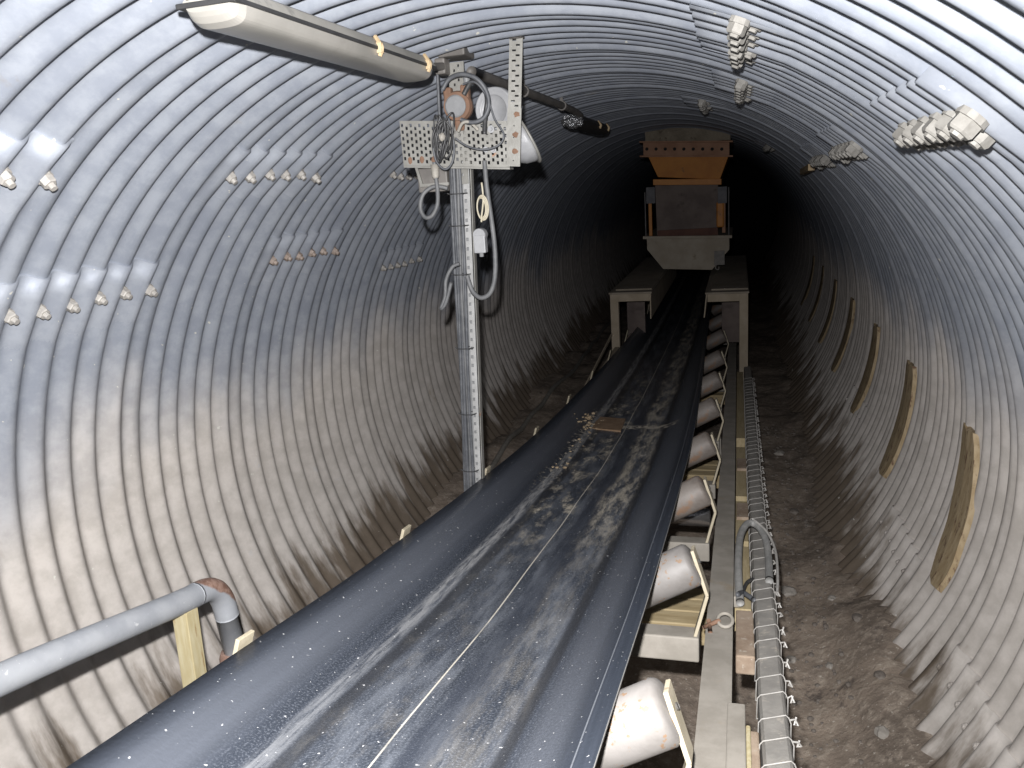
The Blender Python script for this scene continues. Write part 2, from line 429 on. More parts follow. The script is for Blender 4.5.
# ------------------------------------------------------------------ floor
def ss(a, b, x):
    t = min(1, max(0, (x - a) / (b - a))); return t * t * (3 - 2 * t)
def fz(x, y):
    z = .10 - .22 * ss(-2.4, .3, x)
    z += .20 * ss(.25, .95, x) * ss(6.4, 4.2, y)
    wallx = max(.745 - x, 0) if x > -.8 else max(x + 2.345, 0)
    z += (1 if x > -.8 else 1) * (.05 + .10 * noise.noise(V((x, y * 2.1, 7)))) * ss(.30, -.02, wallx)
    z += .05 * (noise.noise(V((x * 1.3, y * .9, 3))) * ss(-2.6, -1.2, x) + .5 * noise.noise(V((x * 3.5, y * 3.1, 9))))
    z += .018 * noise.noise(V((x * 9, y * 9, 1))) + .010 * noise.noise(V((x * 21, y * 21, 5)))
    return z
bm = BM(); nx, ny = 90, 420; g = []
for j in range(ny + 1):
    t = j / ny; y = -3 + 29 * (t ** 1.5)
    g.append([bm.verts.new((x, y, fz(x, y))) for x in (-2.62 + 3.75 * i / nx for i in range(nx + 1))])
for j in range(ny):
    for i in range(nx): bm.faces.new((g[j][i], g[j][i+1], g[j+1][i+1], g[j+1][i]))
tag(obj('floor', bm, M['floor'], None, True, (0, 0, 0)), 'muddy brown earth floor of the tunnel', 'floor', None, 'structure')

# ------------------------------------------------------------------ conveyor profile
HP = [(-1.5, .72), (0, .95), (1.28, 1.164), (2.52, 1.366), (5.12, 1.66), (8, 1.80), (11, 1.875), (16, 1.90), (20, 1.90)]
def pch(y):
    pts = HP
    def slope(i):
        if i == 0: return (pts[1][1]-pts[0][1])/(pts[1][0]-pts[0][0])
        if i == len(pts)-1: return 0
        a = (pts[i][1]-pts[i-1][1])/(pts[i][0]-pts[i-1][0]); b = (pts[i+1][1]-pts[i][1])/(pts[i+1][0]-pts[i][0])
        return 2*a*b/(a+b) if a*b > 0 else 0
    y = max(pts[0][0], min(pts[-1][0] - 1e-6, y))
    for i in range(len(pts)-1):
        if pts[i][0] <= y < pts[i+1][0]: break
    h = pts[i+1][0]-pts[i][0]; t = (y-pts[i][0])/h
    return ((2*t**3-3*t*t+1)*pts[i][1] + (t**3-2*t*t+t)*h*slope(i) + (-2*t**3+3*t*t)*pts[i+1][1] + (t**3-t*t)*h*slope(i+1))
def bz(y): return 2.67 - pch(y)                 # belt centre height
BX = -.745      # centre of the belt, which runs a little to the left of
IX = -.700      # the centre of its idlers and frame
def strz(y): return bz(y) - .205                # stringer top
def incl(y): return math.atan2(bz(y + .05) - bz(y - .05), .1)

# belt
TH = .012
def belt_prof(y):
    far = ss(4, 11, y)
    c = .255 - .02 * far; w = .232 - .065 * far; e = .108 + .03 * far
    pts = []
    for t in (0, .25, .5, .75, .92): pts.append((-c - w * (1 - t), e * (1 - t) ** 1.12))
    for t in (-.8, -.5, 0, .5, .8): pts.append((c * t, -.006 * (1 - abs(t))))
    for t in (.08, .25, .5, .75, 1): pts.append((c + w * t, e * t ** 1.12))
    return pts
bm = BM(); uvl = bm.loops.layers.uv.new('UVMap'); rows = []
by = [-1.2 + .12 * i for i in range(int(18 / .12))]
for y in by:
    pr = belt_prof(y); d = 0; us = [0]
    for a, b in zip(pr, pr[1:]): us.append(us[-1] + math.hypot(b[0]-a[0], b[1]-a[1]))
    us = [q - us[-1] / 2 for q in us]
    sag = -.005 * math.sin(PI * ((y - 1.59) % 1.06) / 1.06) ** 2
    top = [bm.verts.new((BX + x, y, bz(y) + z + sag * (1 if abs(x) < .25 else .3))) for x, z in pr]
    bot = [bm.verts.new(v.co - V((0, 0, TH))) for v in top]
    rows.append((top, bot, us, y))
def quad(vs, uvs, mi=0):
    f = bm.faces.new(vs); f.material_index = mi
    for l, q in zip(f.loops, uvs): l[uvl].uv = q
    return f
for (t0, b0, u0, y0), (t1, b1, u1, y1) in zip(rows, rows[1:]):
    n = len(t0)
    for k in range(n - 1):
        q = ((u0[k], y0), (u0[k+1], y0), (u1[k+1], y1), (u1[k], y1))
        quad((t0[k], t0[k+1], t1[k+1], t1[k]), q)
        quad((b1[k], b1[k+1], b0[k+1], b0[k]), (q[3], q[2], q[1], q[0]))
    quad((t1[0], b1[0], b0[0], t0[0]), ((0, y1),) * 4, 1)
    quad((t0[-1], b0[-1], b1[-1], t1[-1]), ((0, y1),) * 4, 1)
belt = obj('conveyor_belt', bm, [M['belt'], M['beltedge']], None, True, (BX, 0, 0))
tag(belt, 'long black rubber conveyor belt running down the middle of the tunnel', 'conveyor belt')
bpy.context.view_layer.update()
# belt fastener at the joint
bm = BM()
def bsurf(x, y, up=0): return V((x, y, bz(y) - .006 - .004 + up))
hexa(bm, [bsurf(-.985, 5.30, .0), bsurf(-.775, 5.24, .0), bsurf(-.79, 5.60, .0), bsurf(-1.0, 5.66, .0), bsurf(-.985, 5.30, .012), bsurf(-.775, 5.24, .012), bsurf(-.79, 5.60, .012), bsurf(-1.0, 5.66, .012)])
tag(obj('splice_plate', bm, M['splice'], belt), 'rust-brown joint patch')

def rock(bm, c, r, seed, flat=.6):
    q = bmesh.ops.create_icosphere(bm, subdivisions=2, radius=1)
    for v in q['verts']:
        n = v.co.normalized(); k = 1 + .35 * noise.noise(n * 1.7 + V((seed, seed * .7, 0)))
        v.co = V(c) + V((n.x * r * k, n.y * r * k * 1.15, n.z * r * k * flat))
bm = BM()
for i in range(56):
    y = random.gauss(5.40, .11) if i < 40 else random.uniform(4.2, 5.3)
    x = random.gauss(-1.03, .05) if i < 40 else random.gauss(-1.0, .03)
    lift = .12 * max(0, (-.99 - x)) / .24
    rock(bm, (x, y, bz(y) + lift * 1.0 - .002), random.uniform(.004, .012) * (2.2 if i < 3 else 1), i)
tag(obj('dirt_clumps', bm, M['dirtclump']), 'ochre clods of dirt lying along the left crease of the belt', 'dirt', None, 'stuff')

# ------------------------------------------------------------------ stringers (channel beams following the belt)
def channel(name, xin, sgn, label, y0=-1.0, y1=16):
    """C channel: top flange from xin outward"""
    bm = BM(); pv = None
    prof = [(0, 0), (.094, 0), (.094, -.009), (.009, -.009), (.009, -.141), (.094, -.141), (.094, -.15), (0, -.15)]
    y = y0
    while y <= y1:
        z = strz(y); rg = [bm.verts.new((xin + sgn * a, y, z + b)) for a, b in prof]
        if pv:
            for k in range(8): bm.faces.new((pv[k], pv[(k+1) % 8], rg[(k+1) % 8], rg[k]))
        else: bm.faces.new(rg)
        pv = rg; y += .25
    bm.faces.new(pv[::-1]); fixn(bm)
    o = obj(name, bm, M['frame'])
    return tag(o, label, 'steel beam', 'long side beams of the conveyor frame')
strR = channel('conveyor_stringer', -.112, 1, 'dusty cream steel side beam on the right of the belt')
strL = channel('conveyor_stringer', 2 * IX + .112, -1, 'steel side beam on the left of the belt', -1.0, 8.75)
bm = BM(); box(bm, -.030, .020, 1.55, 2.13, strz(1.9) - .075, strz(1.9) + .016, .004)
bmesh.ops.rotate(bm, verts=bm.verts, cent=(0, 1.85, strz(1.85)), matrix=Matrix.Rotation(incl(1.85), 3, 'X'))
obj('joint_plate', bm, M['frame'], strR)
bm = BM(); box(bm, -.016, .006, 2.95, 3.30, strz(3.12) - .03, strz(3.12) + .014, .003)
bmesh.ops.rotate(bm, verts=bm.verts, cent=(0, 3.12, strz(3.12)), matrix=Matrix.Rotation(incl(3.12), 3, 'X'))
obj('edge_strip', bm, M['frame'], strR)

# eye bolt on the stringer
eb = thing('eye_bolt', (-.06, 2.69, strz(2.69)), 'small rusty eye bolt lying on the right side beam', 'eye bolt')
bm = BM(); c = V((-.045, 2.70, strz(2.70) + .022))
tube(bm, [c + V((.026 * math.cos(a), .030 * math.sin(a), .010 * math.sin(a))) for a in (2*PI*i/16 for i in range(16))], .007, 8, True)
obj('ring', bm, M['frame'], eb, True)
bm = BM(); tube(bm, [c + V((-.020, -.005, 0)), c + V((-.075, -.045, -.010))], .008); tube(bm, [c + V((-.058, .0, -.006)), c + V((-.050, -.075, -.010))], .008)
obj('shank', bm, M['rust'], eb, True)

# ------------------------------------------------------------------ idler sets
def make_idler():
    t = thing('troughing_idler', (0, 0, 0), '', 'idler', 'idler sets carrying the belt')
    bm = BM(); box(bm, -.568, .568, -.05, .05, -.295, -.205, .006); obj('cross_member', bm, M['frame'], t)
    a = math.radians(28); ca, sa = math.cos(a), math.sin(a); rr = .078
    def roll(p0, p1, name, mat):
        p0, p1 = V(p0), V(p1); L = (p1 - p0).length
        bm = BM(); lathe(bm, p0, p1 - p0, [(0, .0), (0, .030), (.004, .06), (.010, rr - .006), (.020, rr), (L - .020, rr), (L - .010, rr - .006), (L - .004, .06), (L, .030), (L, 0)], 28, V((0, 1, 0)))
        o = obj('roll', bm, mat, t, True)
        bm = BM(); tube(bm, [p0 - (p1 - p0).normalized() * .02, p1 + (p1 - p0).normalized() * .016], .009, 10); obj('axle', bm, M['axle'], o, True)
        return o
    for s in (-1, 1):
        cr = .262 if s > 0 else .318
        n = V((-s * sa, 0, ca)); c = V((s * cr, 0, -TH)) - n * (rr + .002)
        p0 = c + V((s * ca, 0, sa)) * .03; p1 = c + V((s * ca, 0, sa)) * (.553 - cr)
        roll(p0, p1, 'roll', M['roll'])
        # folded strap bracket
        bm = BM(); pts = [(.545, .105 if s > 0 else .128), (.596, -.055), (.552, -.215)]
        for (xa, za), (xb, zb) in zip(pts, pts[1:]):
            beam(bm, (s * xa, 0, za), (s * xb, 0, zb), .012, .07, V((0, 1, 0)), .002)
        obj('bracket', bm, M['bracket'], t)
    roll((-.24, 0, -TH - rr - .012), (.24, 0, -TH - rr - .012), 'roll', M['rollrust'])
    for s in (-1, 1):
        bm = BM(); beam(bm, (s * .262, 0, -.205), (s * .262, 0, -.07), .012, .06, V((0, 1, 0)), .002); obj('inner_bracket', bm, M['bracket'], t)
    return t
proto = make_idler()
IDY = [.53, 1.59, 2.65, 3.71, 4.77, 5.83, 6.89, 7.95, 9.3, 10.6, 11.9, 13.2]
ILAB = ['idler set under the belt right below the camera', 'nearest visible idler set, with the big white rust-spotted roll at the bottom edge',
        'idler set with the flaking white roll beside the eye bolt', 'idler set with the rust-smeared roll beside the cable loop', 'idler set whose roll sits just in front of the belt joint',
        'idler set just behind the belt joint', 'idler set in half shadow, second behind the belt joint', 'idler set in shadow just before the platforms',
        'first idler set under the platforms', 'idler set below the hopper pan', 'idler set behind the front of the hopper', 'deepest idler set beyond the hopper']
for i, y in enumerate(IDY):
    loc = (IX, y, bz(y)); rot = (incl(y), 0, 0)
    if i == 0: proto.location = loc; proto.rotation_euler = rot; proto['label'] = ILAB[0]; r = proto
    else: r = dup(proto, loc, rot, ILAB[i])
    if i >= 3:      # these rolls are rustier than the first
        for ch in r.children:
            if ch.name.startswith('roll'):
                ch.data = ch.data.copy(); ch.data.materials[0] = M['rollrust']

# return rollers under the carrying side
for (y, dz, lab) in ((4.35, .30, 'shiny steel return roller glinting below the rusty idler roll before the belt joint'), (5.95, .32, 'shiny steel return roller glinting beyond the belt joint')):
    z = bz(y) - dz; t = thing('return_roller', (IX, y, z), lab, 'roller', 'return rollers under the belt')
    bm = BM(); L = 1.10; x0 = IX - L / 2
    lathe(bm, (x0, y, z), (1, 0, 0), [(0, 0), (0, .045), (.006, .052), (L - .006, .052), (L, .045), (L, 0)], 24); obj('roll', bm, M['steelroll'], t, True)
    for s in (-1, 1):
        bm = BM(); beam(bm, (IX + s * .572, y, z - .04), (IX + s * .572, y, strz(y) - .02), .05, .012, V((1, 0, 0)), .001); obj('hanger', bm, M['frame'], t)

# ------------------------------------------------------------------ cribbing timbers carrying the frame
def bearer(y, lab):
    zt = strz(y + .16) - .152
    t = thing('timber_bearer', (IX, y, 0), lab, 'timber', 'timber bearers under the conveyor frame')
    for k in range(3):
        bm = BM(); box(bm, -1.40, -.020, y - .15 + k * .105, y - .05 + k * .105, zt - .10, zt + .002 * (k - 1), .005); obj('board', bm, M['timber'], t)
    for x in (-1.33, -.10):
        bm = BM(); box(bm, x, x + .075, y - .05, y + .06, -.12, zt - .10, .004); obj('leg', bm, M['timber'], t)
bearer(3.26, 'yellowish timber bearer under the belt just behind the eye bolt')
bearer(5.62, 'yellow timber bearer beneath the belt joint')
bearer(8.2, 'timber bearer in the dark just before the platforms')
bearer(.62, 'timber bearer under the belt directly below the camera')

# wooden rail pieces and blocks between the side beam and the cable trunking
for (a, b, lab) in ((2.95, 3.72, 'yellow board inside the cable loop beside the right beam'), (3.80, 4.50, 'dusty yellow board beyond the cable loop'), (4.60, 5.75, 'yellow board beside the belt joint, two nail holes in it'), (6.0, 8.6, 'long yellow board fading into shadow along the right beam')):
    bm = BM(); pv = None; N = 6
    for i in range(N + 1):
        y = a + (b - a) * i / N; z = strz(y) - .035
        rg = [bm.verts.new((x, y, z + q)) for x, q in ((-.012, 0), (.050, 0), (.050, -.10), (-.012, -.10))]
        if pv:
            for k in range(4): bm.faces.new((pv[k], pv[(k+1) % 4], rg[(k+1) % 4], rg[k]))
        else: bm.faces.new(rg)
        pv = rg
    bm.faces.new(pv[::-1]); fixn(bm)
    tag(obj('packing_board', bm, M['timberalong']), lab, 'board', 'boards between beam and trunking')
def slopebox(bm, x0, x1, y0, y1, dz0, dz1, bev=.006):
    hexa(bm, [(x0, y0, strz(y0)+dz0), (x1, y0, strz(y0)+dz0), (x1, y1, strz(y1)+dz0), (x0, y1, strz(y1)+dz0),
              (x0, y0, strz(y0)+dz1), (x1, y0, strz(y0)+dz1), (x1, y1, strz(y1)+dz1), (x0, y1, strz(y1)+dz1)], bev)
for (y0, y1, mat, lab) in ((2.50, 2.90, 'block', 'rough brown wood block right of the eye bolt'), (1.55, 2.02, 'block', 'dark brown wood block at the bottom edge of the picture'), (4.15, 4.42, 'block', 'dusty brown wood block just past the cable loop'), (5.15, 5.4, 'block', 'small wood block right of the belt joint')):
    bm = BM(); slopebox(bm, -.008, .056, y0, y1, -.09, -.018 if mat == 'block' else -.02); o = obj('packing_block', bm, M[mat]); tag(o, lab, 'wood block', 'wood blocks between beam and trunking')
bm = BM(); slopebox(bm, .020, .034, 1.5, 2.03, -.11, -.006); tag(obj('packing_strip', bm, M['post']), 'pale yellow wood strip standing beside the dark block', 'wood strip')

# ------------------------------------------------------------------ cable trunking with wire ties
tr = thing('cable_trunking', (.105, 3, strz(3) - .1), 'grey dusty cable trunking bound with pale wire ties along the right beam', 'cable trunking')
bm = BM(); pv = None
prof = [(-.046, -.075), (-.044, -.012), (-.036, .0), (.020, .006), (.028, -.002), (.034, -.02), (.034, -.075)]
y = -.8
while y < 8.72:
    z = strz(y); j = .004 * noise.noise(V((y * 2, 0, 0)))
    rg = [bm.verts.new((.105 + px + j, y, z + pz)) for px, pz in prof]
    if pv:
        for k in range(7): bm.faces.new((pv[k], pv[(k+1) % 7], rg[(k+1) % 7], rg[k]))
    else: bm.faces.new(rg)
    pv = rg; y += .1
bm.faces.new(pv[::-1]); fixn(bm); obj('casing', bm, M['tray'], tr)
y = 1.28
while y < 8.2:
    bm = BM(); z = strz(y); g = .0035
    pts = [(.105 + px * 1.04 + (g if px > 0 else -g), y + (.02 if px > 0 else 0), z + pz + (g if pz > -.03 else -.004)) for px, pz in prof]
    tube(bm, pts, .0019, 6, True)
    kx = V((.105 + .037, y + .02, z - .008 + random.uniform(-.01, .006)))
    tube(bm, [kx, kx + V((.012, random.uniform(-.01, .01), .006)), kx + V((.020, random.uniform(-.018, .0), -.008)), kx + V((.010, -.004, -.012)), kx + V((.016, .01, random.uniform(-.012, .012)))], .0030, 6)
    obj('wire_tie', bm, M['tie'], tr); y += .115 + random.uniform(-.02, .03)
# cable loop
bm = BM()
z3 = strz(3.1)
tube(bm, sm([(.008, 2.92, strz(2.9) - .0), (.002, 3.1, strz(3.1) + .03), (.002, 3.35, strz(3.35) + .05), (.012, 3.60, strz(3.6) + .065), (.045, 3.74, strz(3.7) + .075), (.090, 3.74, strz(3.7) + .065), (.122, 3.62, strz(3.6) + .045), (.130, 3.42, strz(3.42) + .025), (.124, 3.15, strz(3.15) + .015)], 8), .0165, 10)
lp = obj('cable_loop', bm, M['greycable'], None, True)
tag(lp, 'thick grey cable looped over the trunking beside the right beam', 'cable')
bm = BM(); tube(bm, sm([(.070, 3.77, strz(3.75) + .092), (.130, 3.66, strz(3.65) + .068), (.162, 3.48, strz(3.48) + .035), (.160, 3.22, strz(3.2) + .0), (.152, 3.1, strz(3.1) - .02)], 6), .006, 8); obj('thin_wire', bm, M['tie'], lp, True)
bm = BM(); tube(bm, sm([(.0, 2.93, strz(2.9) + .03), (.02, 2.99, strz(3) + .02), (.058, 2.93, strz(2.9) + .012)], 6), .010, 8); obj('strap', bm, M['darkgreycable'], lp, True)
bm = BM(); tube(bm, sm([(.012, 3.0, strz(3) - .01), (.032, 3.12, strz(3.1) + .005), (.060, 3.20, strz(3.2) + .0)], 6), .007, 8); tag(obj('black_lead', bm, M['blackcable'], None, True), 'short black lead tucked below the cable loop', 'cable')

# ------------------------------------------------------------------ handrail and wood post on the left
hr = thing('handrail', (-1.9, 1.6, .1), 'grey galvanised pipe handrail with rusty bend at lower left', 'handrail')
rail = [(-1.9, -.3, 1.685), (-1.9, .9, 1.575), (-1.9, 1.44, 1.486), (-1.9, 2.1, 1.335), (-1.9, 2.22, 1.312)]
bend = [(-1.9, 2.22, 1.312), (-1.9, 2.29, 1.295), (-1.9, 2.335, 1.262), (-1.9, 2.362, 1.21), (-1.9, 2.372, 1.14)]
bm = BM(); tube(bm, sm(rail, 6), .044, 16); obj('rail', bm, M['rail'], hr, True)
bm = BM(); tube(bm, sm(bend, 6), .0445, 16); tag(obj('bend', bm, M['bendpatch'], hr, True), 'bend with a rusty outer patch')
bm = BM(); tube(bm, [(-1.9, 2.372, 1.142), (-1.9, 2.40, .85), (-1.9, 2.43, .05)], .044, 16); obj('upright', bm, M['rail'], hr, True)
bm = BM(); lathe(bm, (-1.9, 2.388, .93), (0, .05, 1), [(-.05, .0), (-.05, .058), (-.03, .066), (.03, .066), (.05, .058), (.05, 0)], 18); tag(obj('coupling', bm, M['railrust'], hr, True), 'rusty coupling')
bm = BM(); beam(bm, (-1.9, 2.10, .02), (-1.9, 2.155, 1.292), .062, .064, V((0, 1, 0)), .003)
tag(obj('wood_post', bm, M['post']), 'pale yellow wooden post standing under the pipe handrail', 'post')

# ------------------------------------------------------------------ fluorescent lamps and the ceiling pipe
def lamp(y0, y1, x, zb, lab, dark):
    t = thing('strip_lamp', (x, (y0 + y1) / 2, zb), lab, 'lamp', 'sealed strip lamps hung under the ceiling pipe')
    W = .074
    dif = [(-W, .030), (-W * .86, .0), (-W * .45, -.012), (W * .45, -.012), (W * .86, .0), (W, .030)]
    bm = BM(); pv = None; dif = sm([(a, 0, b) for a, b in dif], 4)
    for yy, kx, kz in ((y0, .80, .30), (y0 + .008, .86, .52), (y0 + .022, .94, .80), (y0 + .045, 1, 1), (y1 - .045, 1, 1), (y1 - .022, .94, .80), (y1 - .008, .86, .52), (y1, .80, .30)):
        rg = [bm.verts.new((x + p.x * kx, yy, zb + .042 + (p.z - .030) * kz)) for p in dif]
        if pv:
            for k in range(len(rg)): bm.faces.new((pv[k], pv[(k+1) % len(rg)], rg[(k+1) % len(rg)], rg[k]))
        else: bm.faces.new(rg)
        pv = rg
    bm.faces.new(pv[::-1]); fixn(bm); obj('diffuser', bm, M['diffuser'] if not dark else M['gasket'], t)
    bm = BM(); box(bm, x - W - .008, x + W + .004, y0 - .006, y1 + .006, zb + .040, zb + .052, .003); obj('gasket', bm, M['gasket'], t)
    hs = [(-W - .004, 0), (W + .004, 0), (W * .84, .026), (W * .6, .036), (-W * .4, .036), (-W * .84, .016)]
    bm = BM(); prism_y(bm, [(x + a, zb + .050 + b) for a, b in hs], y0, y1); es = [e for e in bm.edges if abs(e.verts[0].co.y - e.verts[1].co.y) < 1e-5]
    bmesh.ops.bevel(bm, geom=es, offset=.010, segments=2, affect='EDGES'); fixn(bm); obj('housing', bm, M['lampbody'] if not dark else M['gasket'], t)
    for q in (.60, .93):
        y = y0 + (y1 - y0) * q; bm = BM()
        tube(bm, sm([(x + W + .002, y, zb + .022), (x + W + .012, y, zb + .045), (x + W + .004, y, zb + .062), (x + W * .84, y + .01, zb + .083)], 4), .007, 6)
        box(bm, x + W - .004, x + W + .014, y - .010, y + .010, zb + .030, zb + .062, .002); obj('clip', bm, M['clip'], t)
    bm = BM(); lathe(bm, (x, y1 - .005, zb + .06), (0, 1, .1), [(0, 0), (0, .03), (.02, .03), (.03, .02), (.07, .018), (.07, 0)], 14); obj('cable_gland', bm, M['gasket'], t, True)
    return t
l1 = lamp(1.74, 3.03, -1.17, 3.081, 'long dusty grey strip lamp hanging at the top left', False)
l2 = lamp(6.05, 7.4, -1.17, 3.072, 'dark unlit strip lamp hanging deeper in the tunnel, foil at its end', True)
bm = BM(); 
q = bmesh.ops.create_icosphere(bm, subdivisions=3, radius=1)
for v in q['verts']:
    n = v.co.normalized(); k = 1 + .35 * noise.noise(n * 3.1)
    v.co = V((-1.17 + n.x * .080 * k, 6.09 + n.y * .07 * k, 3.115 + n.z * .050 * k))
tag(obj('foil_wrapping', bm, M['foil'], l2), 'crumpled silver foil')
cp = thing('ceiling_pipe', (-1.105, 5, 3.165), 'dark conduit pipe running below the tunnel crown to the far lamp', 'pipe')
bm = BM(); tube(bm, sm([(-1.105, 3.50, 3.166), (-1.105, 5.5, 3.166), (-1.115, 6.1, 3.150), (-1.16, 6.22, 3.135)], 8), .023, 12); obj('pipe', bm, M['pipe'], cp, True)
for y in (4.4, 5.4):
    bm = BM(); tube(bm, [(-1.105 + .026 * math.cos(q), y, 3.166 + .026 * math.sin(q)) for q in (2*PI*i/14 for i in range(14))], .006, 6, True); beam(bm, (-1.105, y, 3.19), (-1.11, y, 3.235), .02, .006, V((0, 1, 0))); obj('hanger', bm, M['pipe'], cp)
lb = thing('lamp_bracket', (-1.2, 3.25, 3.14), 'dark bracket joining the near strip lamp to the head of the post', 'bracket')
bm = BM(); beam(bm, (-1.185, 3.10, 3.145), (-1.195, 3.40, 3.185), .035, .03, bev=.006); obj('arm', bm, M['pipe'], lb)
bm = BM(); box(bm, -1.222, -1.175, 3.36, 3.43, 3.15, 3.215, .008); obj('clamp', bm, M['pipe'], lb)

# ------------------------------------------------------------------ slotted post with cables, plates, floodlight
PT = V((-1.142, 3.44, 3.265)); PB = V((-1.290, 3.605, .985))
def post(t, dx=0, dy=0): return PB.lerp(PT, t) + V((dx, dy, 0))
def pz(z, dx=0, dy=0): return post((z - PB.z) / (PT.z - PB.z), dx, dy)
sp = thing('slotted_post', PB, 'tall galvanised slotted post standing on the left side beam beyond the belt edge', 'post')
def slot_strip(a, b, w, side, thick, cells, slots, bm):
    """strip from a to b of width w (vector side) with rectangular through slots; slots(i) -> list of (u0,u1,v0,v1) in 0..1 of the cell"""
    a, b, side = V(a), V(b), V(side).normalized(); ax = (b - a); n = ax.cross(side).normalized()
    def pt(u, v, k): return a + ax * v + side * (u - .5) * w + n * thick * (k - .5)
    for i in range(cells):
        us = sorted({0, 1} | {q for s in slots(i) for q in s[:2]}); vs_ = sorted({0, 1} | {q for s in slots(i) for q in s[2:]})
        for ua, ub in zip(us, us[1:]):
            for va, vb in zip(vs_, vs_[1:]):
                um, vm = (ua + ub) / 2, (va + vb) / 2
                if any(s[0] < um < s[1] and s[2] < vm < s[3] for s in slots(i)): continue
                P = [pt(u, (i + v) / cells, k) for k in (0, 1) for u, v in ((ua, va), (ub, va), (ub, vb), (ua, vb))]
                hexa(bm, P)
    bmesh.ops.remove_doubles(bm, verts=bm.verts, dist=1e-5)
    # drop the internal walls shared by neighbouring cells
    seen = {}
    for f in bm.faces: seen.setdefault(tuple(sorted(v.index for v in f.verts)), []).append(f)
    return bm
def clean(bm):
    bm.verts.index_update(); seen = {}
    for f in bm.faces: seen.setdefault(tuple(sorted(v.index for v in f.verts)), []).append(f)
    dead = [f for fs in seen.values() if len(fs) > 1 for f in fs]
    bmesh.ops.delete(bm, geom=dead, context='FACES_ONLY'); return fixn(bm)
# the bright slotted web on the right of the post
bm = BM(); slot_strip(pz(.99, .022, -.012), pz(2.86, .022, -.012), .030, (1, -.15, 0), .004, 44, lambda i: [(.10, .52, .32, .68)], bm); clean(bm)
obj('slotted_web', bm, M['postface'], sp)
bm = BM(); beam(bm, pz(.99, .043, .004), pz(2.86, .043, .004), .004, .034, V((0, 1, 0))); obj('channel_flange', bm, M['slotted'], sp)
bm = BM(); beam(bm, pz(.99, -.004, .022), pz(3.1, -.004, .022), .05, .004, V((0, 1, 0))); tag(obj('channel_back', bm, M['greycap'], sp), 'channel back greyed as if in shade')  # darker grey than the web: shade behind the slots put into the colour
# wider head plate with small holes near the crown
bm = BM(); slot_strip(pz(2.70, .0, -.02), pz(3.20, .0, -.02), .070, (1, -.1, 0), .005, 9, lambda i: [(.30, .42, .3, .5), (.58, .70, .62, .82)], bm); clean(bm)
obj('head_plate', bm, M['slotted'], sp)
bm = BM(); box(bm, -1.345, -1.245, 3.55, 3.655, .978, .990, .003); obj('foot_plate', bm, M['slotted'], sp)
bm = BM(); box(bm, -1.205, -1.085, 3.36, 3.50, 3.215, 3.255, .008); tag(obj('crown_bracket', bm, M['pipe'], sp), 'dark bracket')

# strapped cables
cb = thing('cable_bundle', pz(1.0, -.03, -.03), 'bundle of dark grey cables strapped down the left of the slotted post', 'cable bundle')
for k, (dx, dy) in enumerate(((-.046, -.020), (-.036, -.030), (-.024, -.034), (-.012, -.036), (.001, -.035), (-.030, -.016))):
    bm = BM(); ph = random.uniform(0, 6)
    tube(bm, [pz(z, dx + .003 * math.sin(z * 5 + ph), dy + .002 * math.cos(z * 4 + ph)) for z in [1.0 + i * .1 for i in range(20)]], .0078 if k != 2 else .0095, 8)
    obj('cable', bm, M['darkgreycable'] if k != 3 else M['bundlegrey'], cb, True)
for z in (1.05, 1.32, 1.62, 1.95, 2.30, 2.52, 2.66):
    bm = BM(); tube(bm, [pz(z, a, b) for a, b in ((-.058, -.018), (-.052, -.034), (-.026, -.048), (.008, -.046), (.026, -.020), (.02, .012), (-.046, .012))], .0026, 6, True)
    tube(bm, [pz(z, -.052, -.03), pz(z + .004, -.064, -.03)], .003, 6); obj('zip_tie', bm, M['blackcable'], cb)

# perforated plate
PY = 3.40
def perf(x0, x1, zt, zb_, tilt, cols, rows):
    bm = BM()
    W = x1 - x0; a = V(((x0 + x1) / 2, PY, zb_)); b = V(((x0 + x1) / 2, PY, zt))
    def slots(i):
        out = []; n = cols
        for c in range(n):
            u = (c + .5) / n
            o = .04 if c % 2 else .46
            out.append((u - .25 / n, u + .25 / n, o, o + .50))
        return out
    def pt(u, v, k): return V((x0 + W * u, PY + .004 * k, zb_ + (zt - zb_) * v - tilt * u))
    for i in range(rows):
        S = slots(i)
        us = sorted({0, 1} | {q for s in S for q in s[:2]}); vs_ = sorted({0, .04, .46, .54, .96, 1})
        for ua, ub in zip(us, us[1:]):
            for va, vb in zip(vs_, vs_[1:]):
                um, vm = (ua + ub) / 2, (va + vb) / 2
                if any(s[0] < um < s[1] and s[2] < vm < s[3] for s in S): continue
                v0, v1 = .06 + .88 * (i + va) / rows, .06 + .88 * (i + vb) / rows
                hexa(bm, [pt(u, v, k) for k in (0, 1) for u, v in ((ua, v0), (ub, v0), (ub, v1), (ua, v1))])
    for v0, v1 in ((0, .06), (.94, 1)):
        hexa(bm, [pt(u, v, k) for k in (0, 1) for u, v in ((0, v0), (1, v0), (1, v1), (0, v1))])
    bmesh.ops.remove_doubles(bm, verts=bm.verts, dist=1e-5)
    return clean(bm)
pp = thing('perforated_plate', (-1.18, PY, 2.78), 'wide perforated steel plate mounted across the slotted post', 'perforated plate')
bm = perf(-1.418, -.935, 2.985, 2.795, .042, 24, 6); obj('plate', bm, M['slotted'], pp)
bm = BM(); hexa(bm, [(-1.418, PY, 2.788), (-.935, PY, 2.746), (-.935, PY + .06, 2.746), (-1.418, PY + .06, 2.788), (-1.418, PY, 2.796), (-.935, PY, 2.754), (-.935, PY + .06, 2.754), (-1.418, PY + .06, 2.796)]); obj('bottom_lip', bm, M['slotted'], pp)
